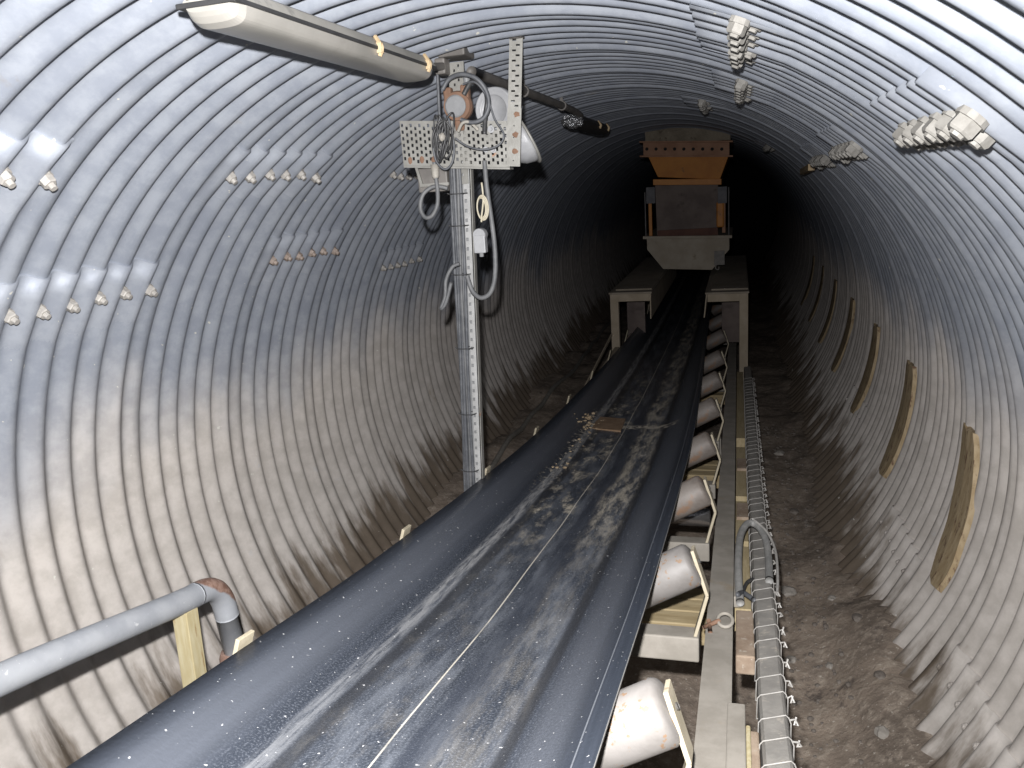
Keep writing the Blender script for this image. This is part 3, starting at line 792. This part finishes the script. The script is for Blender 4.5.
for (x, z) in ((-1.385, 2.815), (-1.33, 2.815), (-1.275, 2.81)):
    bm = BM()
    q = bmesh.ops.create_icosphere(bm, subdivisions=2, radius=1)
    for v in q['verts']:
        n = v.co.copy(); v.co = V((x + n.x * .010 * (1 + .5 * noise.noise(n * 2 + V((x * 40, 0, 0)))), PY - .001 + n.y * .003, z + n.z * .016))
    tag(obj('rust_scab', bm, M['rust'], pp), 'flaky rust scab')
for (x, z, r) in ((-1.005, 2.915, .015), (-1.0, 2.83, .012), (-1.035, 2.835, .012)):
    bm = BM(); lathe(bm, (x, PY - .001, z), (0, -1, 0), [(0, 0), (0, r), (.004, r), (.004, r * .5), (.012, r * .45), (.012, 0)], 14); obj('washer', bm, M['white'], pp)

# vertical slotted bar
sb = thing('slotted_bar', (-.90, 3.38, 2.755), 'upright slotted steel bar hanging from the crown beside the floodlight', 'slotted bar')
A0, A1 = V((-.915, 3.385, 2.757)), V((-.8675, 3.385, 3.262))
bm = BM(); mid = A0.lerp(A1, .46)
slot_strip(mid, A1, .056, (1, 0, -.09), .005, 7, lambda i: [(.50, .80, .14, .32), (.22, .52, .62, .80)], bm)
slot_strip(A0, mid, .060, (1, 0, -.09), .006, 5, lambda i: [(.46, .54, .45, .55)], bm); clean(bm); obj('bar', bm, M['slotted'], sb)
bm = BM(); box(bm, -.895, -.838, 3.36, 3.42, 3.255, 3.295, .005); tag(obj('anchor', bm, M['pipe'], sb), 'dark anchor')
for k, t in enumerate((.12, .25, .41)):
    bm = BM(); c = A0.lerp(A1, t) + V((random.uniform(-.01, .01), -.003, 0))
    q = bmesh.ops.create_icosphere(bm, subdivisions=2, radius=1)
    for v in q['verts']:
        n = v.co.copy(); f = 1 + .6 * noise.noise(n * 2.5 + V((k * 9, 0, 0))); v.co = c + V((n.x * .013 * f, n.y * .002, n.z * .011 * f))
    tag(obj('rust_scab', bm, M['rust'], sb), 'flaky rust scab')

# floodlight: round cover facing the camera, bowl behind it opening to the upper right
fl = thing('floodlight', (-.98, 3.52, 2.80), 'white round floodlight behind the perforated plate and the slotted bar', 'floodlight')
c0 = V((-1.012, 3.485, 3.0)); ax = V((.20, 1, .06)).normalized()
bm = BM(); lathe(bm, c0, ax, [(.006, 0), (.006, .056), (.000, .060), (-.006, .066), (.006, .084), (.0, .088), (.006, .094), (.03, .094), (.06, .090), (.10, .06), (.10, 0)], 44); obj('cover', bm, M['white'], fl, True)
c1 = V((-.958, 3.60, 2.855)); ax = V((.78, .30, .42)).normalized()
bm = BM(); lathe(bm, c1 - ax * .045, ax, [(0, 0), (.004, .04), (.02, .075), (.05, .098), (.085, .108), (.10, .110), (.10, .102), (.05, .085), (.02, .05), (.015, 0)], 44); obj('bowl', bm, M['white'], fl, True)
bm = BM(); lathe(bm, c1 + ax * .055, ax, [(0, .104), (0, .124), (.010, .124), (.010, .104), (0, .104)], 44); obj('rim', bm, M['slotted'], fl, True)
bm = BM(); beam(bm, c0 + V((.02, .06, -.05)), c1, .05, .05); beam(bm, c0 + V((.0, .03, -.09)), V((-1.02, PY + .01, 2.88)), .03, .03); obj('mounting_arm', bm, M['slotted'], fl)

# rusty round junction box
jb = thing('junction_box', (-1.165, 3.36, 2.95), 'rusty round junction box with grey cover on the slotted post', 'junction box')
jc = pz(3.02, .012, -.075)
bm = BM(); lathe(bm, jc + V((0, .05, 0)), (0, -1, 0), [(0, 0), (0, .060), (.030, .064), (.048, .058), (.048, 0)], 28)
box(bm, jc.x + .018, jc.x + .055, jc.y + .006, jc.y + .045, jc.z, jc.z + .085, .008); box(bm, jc.x - .058, jc.x - .022, jc.y + .006, jc.y + .045, jc.z, jc.z + .08, .008); box(bm, jc.x - .018, jc.x + .024, jc.y + .008, jc.y + .045, jc.z - .10, jc.z - .03, .008)
obj('body', bm, M['rust'], jb)
bm = BM(); lathe(bm, jc + V((-.004, .004, .0)), (0, -1, 0), [(0, 0), (0, .046), (.008, .046), (.012, .040), (.012, 0)], 28); obj('cover', bm, M['greycap'], jb)
bm = BM(); lathe(bm, jc + V((.048, .02, .085)), (0, 0, 1), [(0, 0), (0, .014), (.03, .016), (.034, .010), (.034, 0)], 12); obj('gland', bm, M['greycap'], jb)

# cables around the post head
def cable(name, pts, r, mat, lab, closed=False):
    bm = BM(); tube(bm, sm(pts, 7, closed), r, 8, closed)
    return tag(obj(name, bm, mat, None, True), lab, 'cable')
Q = 3.335
cable('looped_cable', [(-1.185, Q, 3.085), (-1.150, Q, 3.125), (-1.09, Q - .01, 3.135), (-1.03, Q - .01, 3.112), (-.995, Q, 3.06), (-.99, Q, 3.0), (-1.02, Q, 2.955), (-1.07, Q, 2.945), (-1.115, Q, 2.96)], .0095, M['darkgreycable'], 'dark cable curling over the rusty junction box')
cable('looped_cable', [(-1.10, Q + .02, 3.06), (-1.06, Q + .015, 3.105), (-1.01, Q + .01, 3.085), (-.997, Q + .01, 3.03), (-1.01, Q + .01, 2.97), (-1.025, Q + .03, 2.90)], .011, M['blackcable'], 'thicker black cable hanging inside the curl before the floodlight')
cable('thin_cable', [(-1.10, Q + .02, 3.10), (-1.04, Q, 3.10), (-.995, Q, 3.04), (-.965, Q - .01, 2.95), (-.93, Q - .012, 2.885), (-.955, Q - .012, 2.845), (-1.02, Q - .012, 2.832), (-1.09, Q - .012, 2.85), (-1.14, Q - .012, 2.885)], .0045, M['darkgreycable'], 'thin dark cable sagging in an arc across the perforated plate')
cable('cream_cable', [(-1.13, Q, 2.915), (-1.105, Q - .01, 2.945), (-1.075, Q, 2.945), (-1.05, Q + .02, 2.915)], .007, M['dustycable'], 'short pale cable arching above the perforated plate')
bm = BM(); random.seed(21)
for k in range(9):
    c = V((-1.20 + random.uniform(-.03, .03), Q - .02 + random.uniform(-.015, .015), 2.90 + random.uniform(-.03, .03))); a0 = random.uniform(0, 6); rx, rz_ = random.uniform(.014, .032), random.uniform(.05, .085); tl = random.uniform(-.5, .1)
    tube(bm, sm([c + V((rx * math.cos(a) - tl * rz_ * math.sin(a) * .6, .012 * math.sin(2 * a + a0), rz_ * math.sin(a))) for a in (2*PI*i/9 for i in range(9))], 3, True), .0042, 6, True)
tn = obj('cable_tangle', bm, M['blackcable'], None, True); tag(tn, 'tangled coil of black wire hung on the post in front of the plate', 'cable')
bm = BM(); rock(bm, (-1.19, Q - .04, 2.895), .013, 3, 1.3); tag(obj('tape_knot', bm, M['dustycable'], tn), 'pale knot')
cable('hanging_wire', [(-1.165, Q - .01, 2.97), (-1.150, Q - .012, 2.86), (-1.165, Q - .012, 2.79), (-1.20, Q - .012, 2.765), (-1.235, Q - .012, 2.80), (-1.245, Q - .01, 2.86)], .005, M['darkgreycable'], 'dark wire loop drooping just below the tangle')
cable('side_wire', [(-1.214, Q + .04, 3.20), (-1.218, Q + .035, 3.05), (-1.222, Q + .03, 2.93)], .007, M['darkgreycable'], 'straight dark wire dropping from the ceiling pipe left of the post')
cable('hose_loop', [(-1.262, 3.37, 2.80), (-1.262, 3.37, 2.755), (-1.255, 3.36, 2.68), (-1.258, 3.35, 2.62), (-1.285, 3.345, 2.575), (-1.318, 3.345, 2.57), (-1.338, 3.35, 2.61), (-1.325, 3.36, 2.665), (-1.285, 3.37, 2.695), (-1.245, 3.375, 2.695), (-1.215, 3.38, 2.685)], .0095, M['bundlegrey'], 'grey hose looped below the left half of the perforated plate')
bm = BM(); lathe(bm, (-1.262, 3.37, 2.79), (0, 0, -1), [(0, 0), (0, .018), (.05, .016), (.06, .011), (.06, 0)], 12); o = obj('hose_fitting', bm, M['dustycable'], None, True); tag(o, 'pale hose fitting under the perforated plate at the loop', 'fitting')
cable('hanging_hose', [(-1.045, 3.40, 2.79), (-1.04, 3.39, 2.68), (-1.025, 3.38, 2.52), (-1.018, 3.37, 2.40), (-1.028, 3.37, 2.29), (-1.055, 3.37, 2.225), (-1.10, 3.375, 2.205), (-1.14, 3.385, 2.235), (-1.165, 3.40, 2.30)], .0105, M['bundlegrey'], 'grey hose hanging in a long U right of the slotted post')
cable('hose_hook', [(-1.185, 3.37, 2.36), (-1.22, 3.365, 2.345), (-1.252, 3.36, 2.29), (-1.262, 3.36, 2.22), (-1.285, 3.355, 2.165), (-1.26, 3.355, 2.19), (-1.228, 3.36, 2.28)], .0085, M['bundlegrey'], 'short hose end hooked round the post at mid height')
# cream cord coil
bm = BM()
for k in range(3):
    c = V((-1.063 + .004 * k, 3.365 - .004 * k, 2.595)); tube(bm, sm([c + V(((.019 + .003 * k) * math.cos(a), 0, (.042 + .005 * k) * math.sin(a))) for a in (2*PI*i/10 for i in range(10))], 3, True), .0036, 6, True)
tube(bm, sm([(-1.055, 3.368, 2.70), (-1.052, 3.364, 2.63), (-1.062, 3.355, 2.56), (-1.064, 3.352, 2.535)], 5), .0042, 6)
tag(obj('cord_coil', bm, M['cream'], None, True), 'small coil of cream cord hanging below the perforated plate', 'cord')
# white tag box, dark box under the plate
t = thing('socket_box', (-1.135, 3.42, 2.40), 'small white plastic box fixed on the right edge of the post', 'box')
bm = BM(); lathe(bm, (-1.112, 3.49, 2.475), (0, -1, 0), [(0, 0), (0, .030), (.03, .030), (.038, .028), (.038, 0)], 20); box(bm, -1.140, -1.086, 3.45, 3.49, 2.395, 2.475, .004); obj('body', bm, M['white'], t)
bm = BM(); lathe(bm, (-1.112, 3.47, 2.398), (0, 0, -1), [(0, 0), (0, .010), (.02, .010), (.02, 0)], 10); obj('gland', bm, M['greycap'], t)
t = thing('bracket_box', (-1.31, 3.5, 2.68), 'dark metal box under the left end of the perforated plate', 'box')
bm = BM(); box(bm, -1.375, -1.235, 3.44, 3.58, 2.675, 2.78, .006); obj('body', bm, M['pipe'], t)
bm = BM(); box(bm, -1.36, -1.225, 3.425, 3.442, 2.70, 2.712); beam(bm, (-1.375, 3.44, 2.79), (-1.35, 3.43, 2.70), .012, .012); obj('clamp', bm, M['slotted'], t)

# ------------------------------------------------------------------ wooden laths along the right wall
LATH = [(4.49, 4.30), (6.02, 5.97), (7.52, 7.58), (9.10, 9.22), (10.66, 10.78), (12.2, 12.35), (13.75, 13.9)]
LL = ['nearest weathered wooden lath on the right wall', 'second weathered lath on the right wall, counted from the camera', 'third weathered lath on the right wall, just above the tiny bolt row', 'fourth lath on the right wall, in half shadow', 'fifth lath on the right wall, in shadow', 'sixth lath deep in the dark of the right wall', 'last lath at the dark far end of the right wall']
for (ya, yb), lab in zip(LATH, LL):
    bm = BM(); pv = None; N = 14; w = .125
    for i in range(N + 1):
        t = i / N; ang = .3 - 24.0 * t; yc = ya + (yb - ya) * t; ww = w * (.72 + .5 * math.sin(PI * (.12 + .8 * t)) ** .8) * (1 + .10 * noise.noise(V((ya, t * 6, 0)))) * (1 if 0 < i < N else .85)
        rg = [bm.verts.new(wr(ang + da, yc + q * ww, R - .020 - h)) for q, h, da in ((-1, -.012, 0), (-.94, .014, .2), (0, .020, -.2), (.94, .014, .3), (1, -.012, 0))]
        if pv:
            for k in range(5): bm.faces.new((pv[k], pv[(k+1) % 5], rg[(k+1) % 5], rg[k]))
        else: bm.faces.new(rg)
        pv = rg
    bm.faces.new(pv[::-1]); fixn(bm)
    tag(obj('wooden_lath', bm, M['lath']), lab, 'wooden lath', 'wooden laths wedged along the right wall')
# short dirty stick high on the right wall
bm = BM(); beam(bm, wr(45.8, 6.9, R - .05), wr(44.6, 8.1, R - .06), .05, .05); tag(obj('stick', bm, M['lath']), 'short brown stick stuck under the right roof beside a nut cluster', 'stick')

# ------------------------------------------------------------------ hose along the left floor edge
bm = BM(); tube(bm, sm([(-2.24 + .03 * math.sin(q * 1.3), q, fz(-2.24 + .03 * math.sin(q * 1.3), q) + .022) for q in (2.5 + .5 * i for i in range(30))], 2), .027, 8)
tag(obj('floor_hose', bm, M['dustycable'], None, True), 'grey hose lying along the foot of the left wall', 'hose')

# ------------------------------------------------------------------ platforms beside the belt
def platform(xo, xi, xs, lab, lift):
    t = thing('platform', ((xo + xi) / 2, 8.8, 0), lab, 'platform', 'steel platforms flanking the belt below the hopper')
    y0, y1 = 8.8, 12.7; s = 1 if xi > xo else -1
    bm = BM(); box(bm, min(xo, xi) - .01, max(xo, xi) + .01, y0 - .03, y1, 1.452 + lift, 1.472 + lift, .004)
    box(bm, min(xo, xi) + .05, max(xo, xi) + .0, y0 + .1, y1 - .2, 1.472 + lift, 1.492 + lift, .006); obj('deck', bm, M['decktop'], t)
    bm = BM(); box(bm, min(xo + s * .088, xi - s * .013), max(xo + s * .088, xi - s * .013), y0 + .004, y0 + .06, 1.365 + lift, 1.450 + lift, .004); obj('front_beam', bm, M['legwood'], t)
    bm = BM(); box(bm, min(xo + s * .006, xo + s * .08), max(xo + s * .006, xo + s * .08), y0 + .092, y1, 1.365 + lift, 1.448 + lift, .004); obj('side_beam', bm, M['legwood'], t)
    for y in (y0, y0 + 1.9, y1 - .09):
        bm = BM(); box(bm, min(xo, xo + s * .09), max(xo, xo + s * .09), y, y + .09, -.1, 1.452 + lift, .004); obj('leg', bm, M['legwood'], t)
    # skirt hanging beside the belt, leaning inwards at its foot
    bm = BM(); hexa(bm, [(xs, y0 - .01, 1.17), (xs + s * .012, y0 - .01, 1.17), (xs + s * .012, y1, 1.17), (xs, y1, 1.17), (xi - s * .012, y0 - .01, 1.452 + lift), (xi, y0 - .01, 1.452 + lift), (xi, y1, 1.452 + lift), (xi - s * .012, y1, 1.452 + lift)]); obj('skirt', bm, M['legwood'], t)
    bm = BM(); box(bm, min(xo + s * .09, xi - s * .15), max(xo + s * .09, xi - s * .15), y0 + .7, y0 + .72, .75, 1.36, .002); obj('back_panel', bm, M['curtain'], t)
    return t
pl = platform(-1.367, -.915, -.93, 'dusty platform on the left of the belt before the hopper', 0)
pr_ = platform(.104, -.330, -.345, 'dusty platform on the right of the belt before the hopper', -.03)
bm = BM(); beam(bm, (-1.30, 8.75, .86), (-1.33, 7.35, .80), .05, .012, V((0, 0, 1))); beam(bm, (-1.36, 8.78, 1.0), (-1.40, 7.2, .78), .012, .03)
tag(obj('strap_brace', bm, M['legwood']), 'flat strap brace slanting down from the left platform leg beside the belt', 'brace')

# ------------------------------------------------------------------ feeder hopper
HY = 10.4; HB = 11.9
hp = thing('feeder_hopper', (-.61, 11, 1.5), 'orange vibrating feeder hopper coming down through the roof over the belt', 'hopper')
def frus(bm, x0, x1, z0, X0, X1, z1, yf0, yb0, yf1, yb1, tl=0, tr=0):
    hexa(bm, [(x0, yf0, z0 + tl), (x1, yf0, z0 + tr), (x1, yb0, z0 + tr), (x0, yb0, z0 + tl), (X0, yf1, z1 + tl), (X1, yf1, z1 + tr), (X1, yb1, z1 + tr), (X0, yb1, z1 + tl)], .004)
TL, TR = .045, -.035    # the hopper hangs slightly out of level
bm = BM(); box(bm, -1.10, -.09, HY + .02, HB, 3.04, 3.26)
bmesh.ops.subdivide_edges(bm, edges=bm.edges, cuts=9, use_grid_fill=True)
for v in bm.verts:
    v.co += V((1, 1, 1)) * .022 * noise.noise(v.co * 7) + V((0, 0, .03)) * noise.noise(v.co * 3)
obj('collar', bm, M['concrete'], hp)
bm = BM(); frus(bm, -1.13, -.10, 2.90, -1.13, -.10, 3.06, HY - .01, HB, HY - .01, HB, TL, TR); frus(bm, -1.172, -.058, 2.885, -1.172, -.058, 2.905, HY - .06, HB, HY - .06, HB, TL, TR); frus(bm, -1.172, -.058, 3.055, -1.172, -.058, 3.075, HY - .06, HB, HY - .06, HB, TL, TR)
fg = obj('flange', bm, M['orangedust'], hp)
for k in range(9):
    x = -1.085 + k * .112; zz = 2.98 + TL + (TR - TL) * (x + 1.13) / 1.03
    bm = BM(); lathe(bm, (x, HY - .008, zz), (0, -1, 0), [(0, 0), (0, .020), (.006, .020), (.006, 0)], 12); tag(obj('bolt_hole', bm, M['hole'], fg), 'dark bolt hole')
bm = BM(); frus(bm, -.965, -.215, 2.63, -1.075, -.115, 2.89, HY + .06, HB - .1, HY, HB, TL, TR); obj('chute', bm, M['orange'], hp)
bm = BM(); frus(bm, -1.02, -.195, 2.555, -1.02, -.195, 2.625, HY - .01, HB - .1, HY - .01, HB - .1, TL * .6, TR * .6); obj('chute_lip', bm, M['orange'], hp)
bm = BM(); frus(bm, -.99, -.245, 1.94, -1.0, -.235, 2.555, HY + .03, HY + .10, HY + .03, HY + .10, TL * .5, TR * .5); obj('gate_plate', bm, M['curtain'], hp)
for s, x in ((-1, -1.055), (1, -.185)):
    bm = BM(); frus(bm, x - .055, x + .055, 2.34, x - .055, x + .055, 2.54, HY - .01, HY + .12, HY - .01, HY + .12, .0, 0); bmesh.ops.translate(bm, verts=bm.verts, vec=(0, 0, .02 if s < 0 else -.03)); obj('rubber_mount', bm, M['rubber'], hp)
    bm = BM(); box(bm, x - .02 + s * .015, x + .02 + s * .015, HY + .04, HY + .10, 1.95, 2.36, .003); obj('side_post', bm, M['orange'] if s < 0 else M['orangedust'], hp)
    bm = BM(); tube(bm, [(x + s * .075, HY + .03, 1.92), (x + s * .075, HY + .03, 2.5)], .008, 8); obj('tie_rod', bm, M['axle'], hp)
bm = BM(); box(bm, -.258, -.165, HY - .005, HY + .05, 2.02, 2.33, .02); obj('side_panel', bm, M['orange'], hp)
bm = BM(); frus(bm, -1.16, -.07, 1.905, -1.16, -.07, 1.94, HY - .05, HB, HY - .05, HB, .02, -.02); obj('pan_flange', bm, M['hopgrey'], hp)
bm = BM(); box(bm, -.98, -.24, HY - .005, HY + .03, 1.93, 2.02); obj('pan_liner', bm, M['darkred'], hp)
bm = BM(); prism_y(bm, [(-1.115, 1.925), (-.105, 1.885), (-.105, 1.745), (-.315, 1.500), (-.92, 1.535), (-1.115, 1.79)], HY, HB); fixn(bm); obj('feeder_pan', bm, M['hopgrey'], hp)
bm = BM(); box(bm, -.287, -.160, HY - .04, HY - .01, 1.56, 1.735, .004); tube(bm, sm([(-.26, HY - .03, 1.57), (-.27, HY - .04, 1.52), (-.235, HY - .04, 1.505), (-.23, HY - .03, 1.54)], 4), .008, 6); tag(obj('control_box', bm, M['tray'], hp), 'small pale grey box')

# ------------------------------------------------------------------ stones on the floor
random.seed(5)
SP = [(.62, 3.05, .07), (.50, 2.75, .05), (.36, 3.35, .035), (.40, 3.0, .045), (.66, 3.6, .035), (.71, 4.0, .03), (.33, 5.2, .05), (.30, 4.4, .03), (.68, 4.6, .035), (.58, 5.0, .028), (.50, 4.3, .025), (.45, 6.6, .04), (.25, 6.0, .035), (.40, 8.0, .05), (.56, 3.3, .03)]
SL = ['pale flat stone nearest the camera on the right floor', 'pale stone lying next to the nearest flat stone', 'small light stone close beside the trunking', 'flat stone between trunking and right wall near the bottom edge', 'round pale stone at the foot of the mud bank', 'yellowish pebble on the mud bank', 'pale lump of stone halfway along the right floor', 'small brown stone beside the trunking mid floor', 'light stone where the mud meets the corrugated wall', 'small stone in the muddy gutter on the right', 'pebble in the middle of the right floor', 'stone in the half dark of the right floor', 'small stone beside the trunking in half dark', 'farthest visible stone on the right floor', 'grey pebble between the flat stones']
for i, ((x, y, r), lab) in enumerate(zip(SP, SL)):
    bm = BM(); rock(bm, (x, y, fz(x, y) + r * .25), r, i * 3.3, .55)
    tag(obj('stone', bm, M['stone'] if i % 3 != 2 else M['darkstone']), lab, 'stone', 'loose stones on the tunnel floor')
bm = BM()
for i in range(420):
    x = random.uniform(.2, .60); y = random.uniform(1.5, 9); r = random.uniform(.006, .02)
    rock_ok = True
    q = bmesh.ops.create_icosphere(bm, subdivisions=1, radius=1)
    for v in q['verts']:
        n = v.co.normalized(); k = 1 + .4 * noise.noise(n * 2 + V((i, 0, 0))); v.co = V((x, y, fz(x, y) + r * .2)) + V((n.x * r * k, n.y * r * k, n.z * r * k * .6))
tag(obj('gravel', bm, M['darkstone']), 'fine gravel and crumbs strewn over the right floor', 'gravel', None, 'stuff')

# ------------------------------------------------------------------ light: the camera's flash
ld = bpy.data.lights.new('camera_flash', 'SPOT'); ld.energy = 1400; ld.spot_size = math.radians(122); ld.spot_blend = 1; ld.shadow_soft_size = .02; ld.color = (1.0, .985, .97)
lo = bpy.data.objects.new('camera_flash', ld); COL.objects.link(lo); lo.location = (-.04, .02, 2.80)
lo.rotation_euler = V((-.40, 1, -.36)).to_track_quat('-Z', 'Y').to_euler()
w = bpy.data.worlds.new('tunnel_dark'); sc.world = w; w.use_nodes = True
w.node_tree.nodes['Background'].inputs[0].default_value = (.5, .6, .8, 1); w.node_tree.nodes['Background'].inputs[1].default_value = .0
# added absorbing air: darkens the far tunnel beyond the flash's own falloff
va = w.node_tree.nodes.new('ShaderNodeVolumeAbsorption'); va.inputs['Color'].default_value = (.30, .30, .33, 1); va.inputs['Density'].default_value = .082
w.node_tree.links.new(va.outputs[0], w.node_tree.nodes['World Output'].inputs['Volume'])

# ------------------------------------------------------------------ camera
cd = bpy.data.cameras.new('camera'); cd.sensor_width = 36; cd.sensor_fit = 'HORIZONTAL'; cd.lens = 800 / 1024 * 36; cd.clip_start = .05; cd.clip_end = 100
co = bpy.data.objects.new('camera', cd); COL.objects.link(co)
f = 800.0
a = V(((738 - 512) / f, (172 - 384) / f, 1)).normalized()        # tunnel axis in camera coordinates (x right, y down, z forward)
u = V((0, -1, 0)) - a * a.dot(V((0, -1, 0))); u.normalize()
r = a.cross(u)
if r.x < 0: r = -r
def towr(c): return V((r.dot(c), a.dot(c), u.dot(c)))
cx_, cy_, cz_ = towr(V((1, 0, 0))), towr(V((0, -1, 0))), towr(V((0, 0, -1)))
co.matrix_world = Matrix(((cx_.x, cy_.x, cz_.x, 0), (cx_.y, cy_.y, cz_.y, 0), (cx_.z, cy_.z, cz_.z, 2.67), (0, 0, 0, 1)))
sc.camera = co
sc.view_settings.view_transform = 'Standard'; sc.view_settings.look = 'None'; sc.view_settings.gamma = 1; sc.view_settings.exposure = .32
sc.view_settings.use_curve_mapping = False
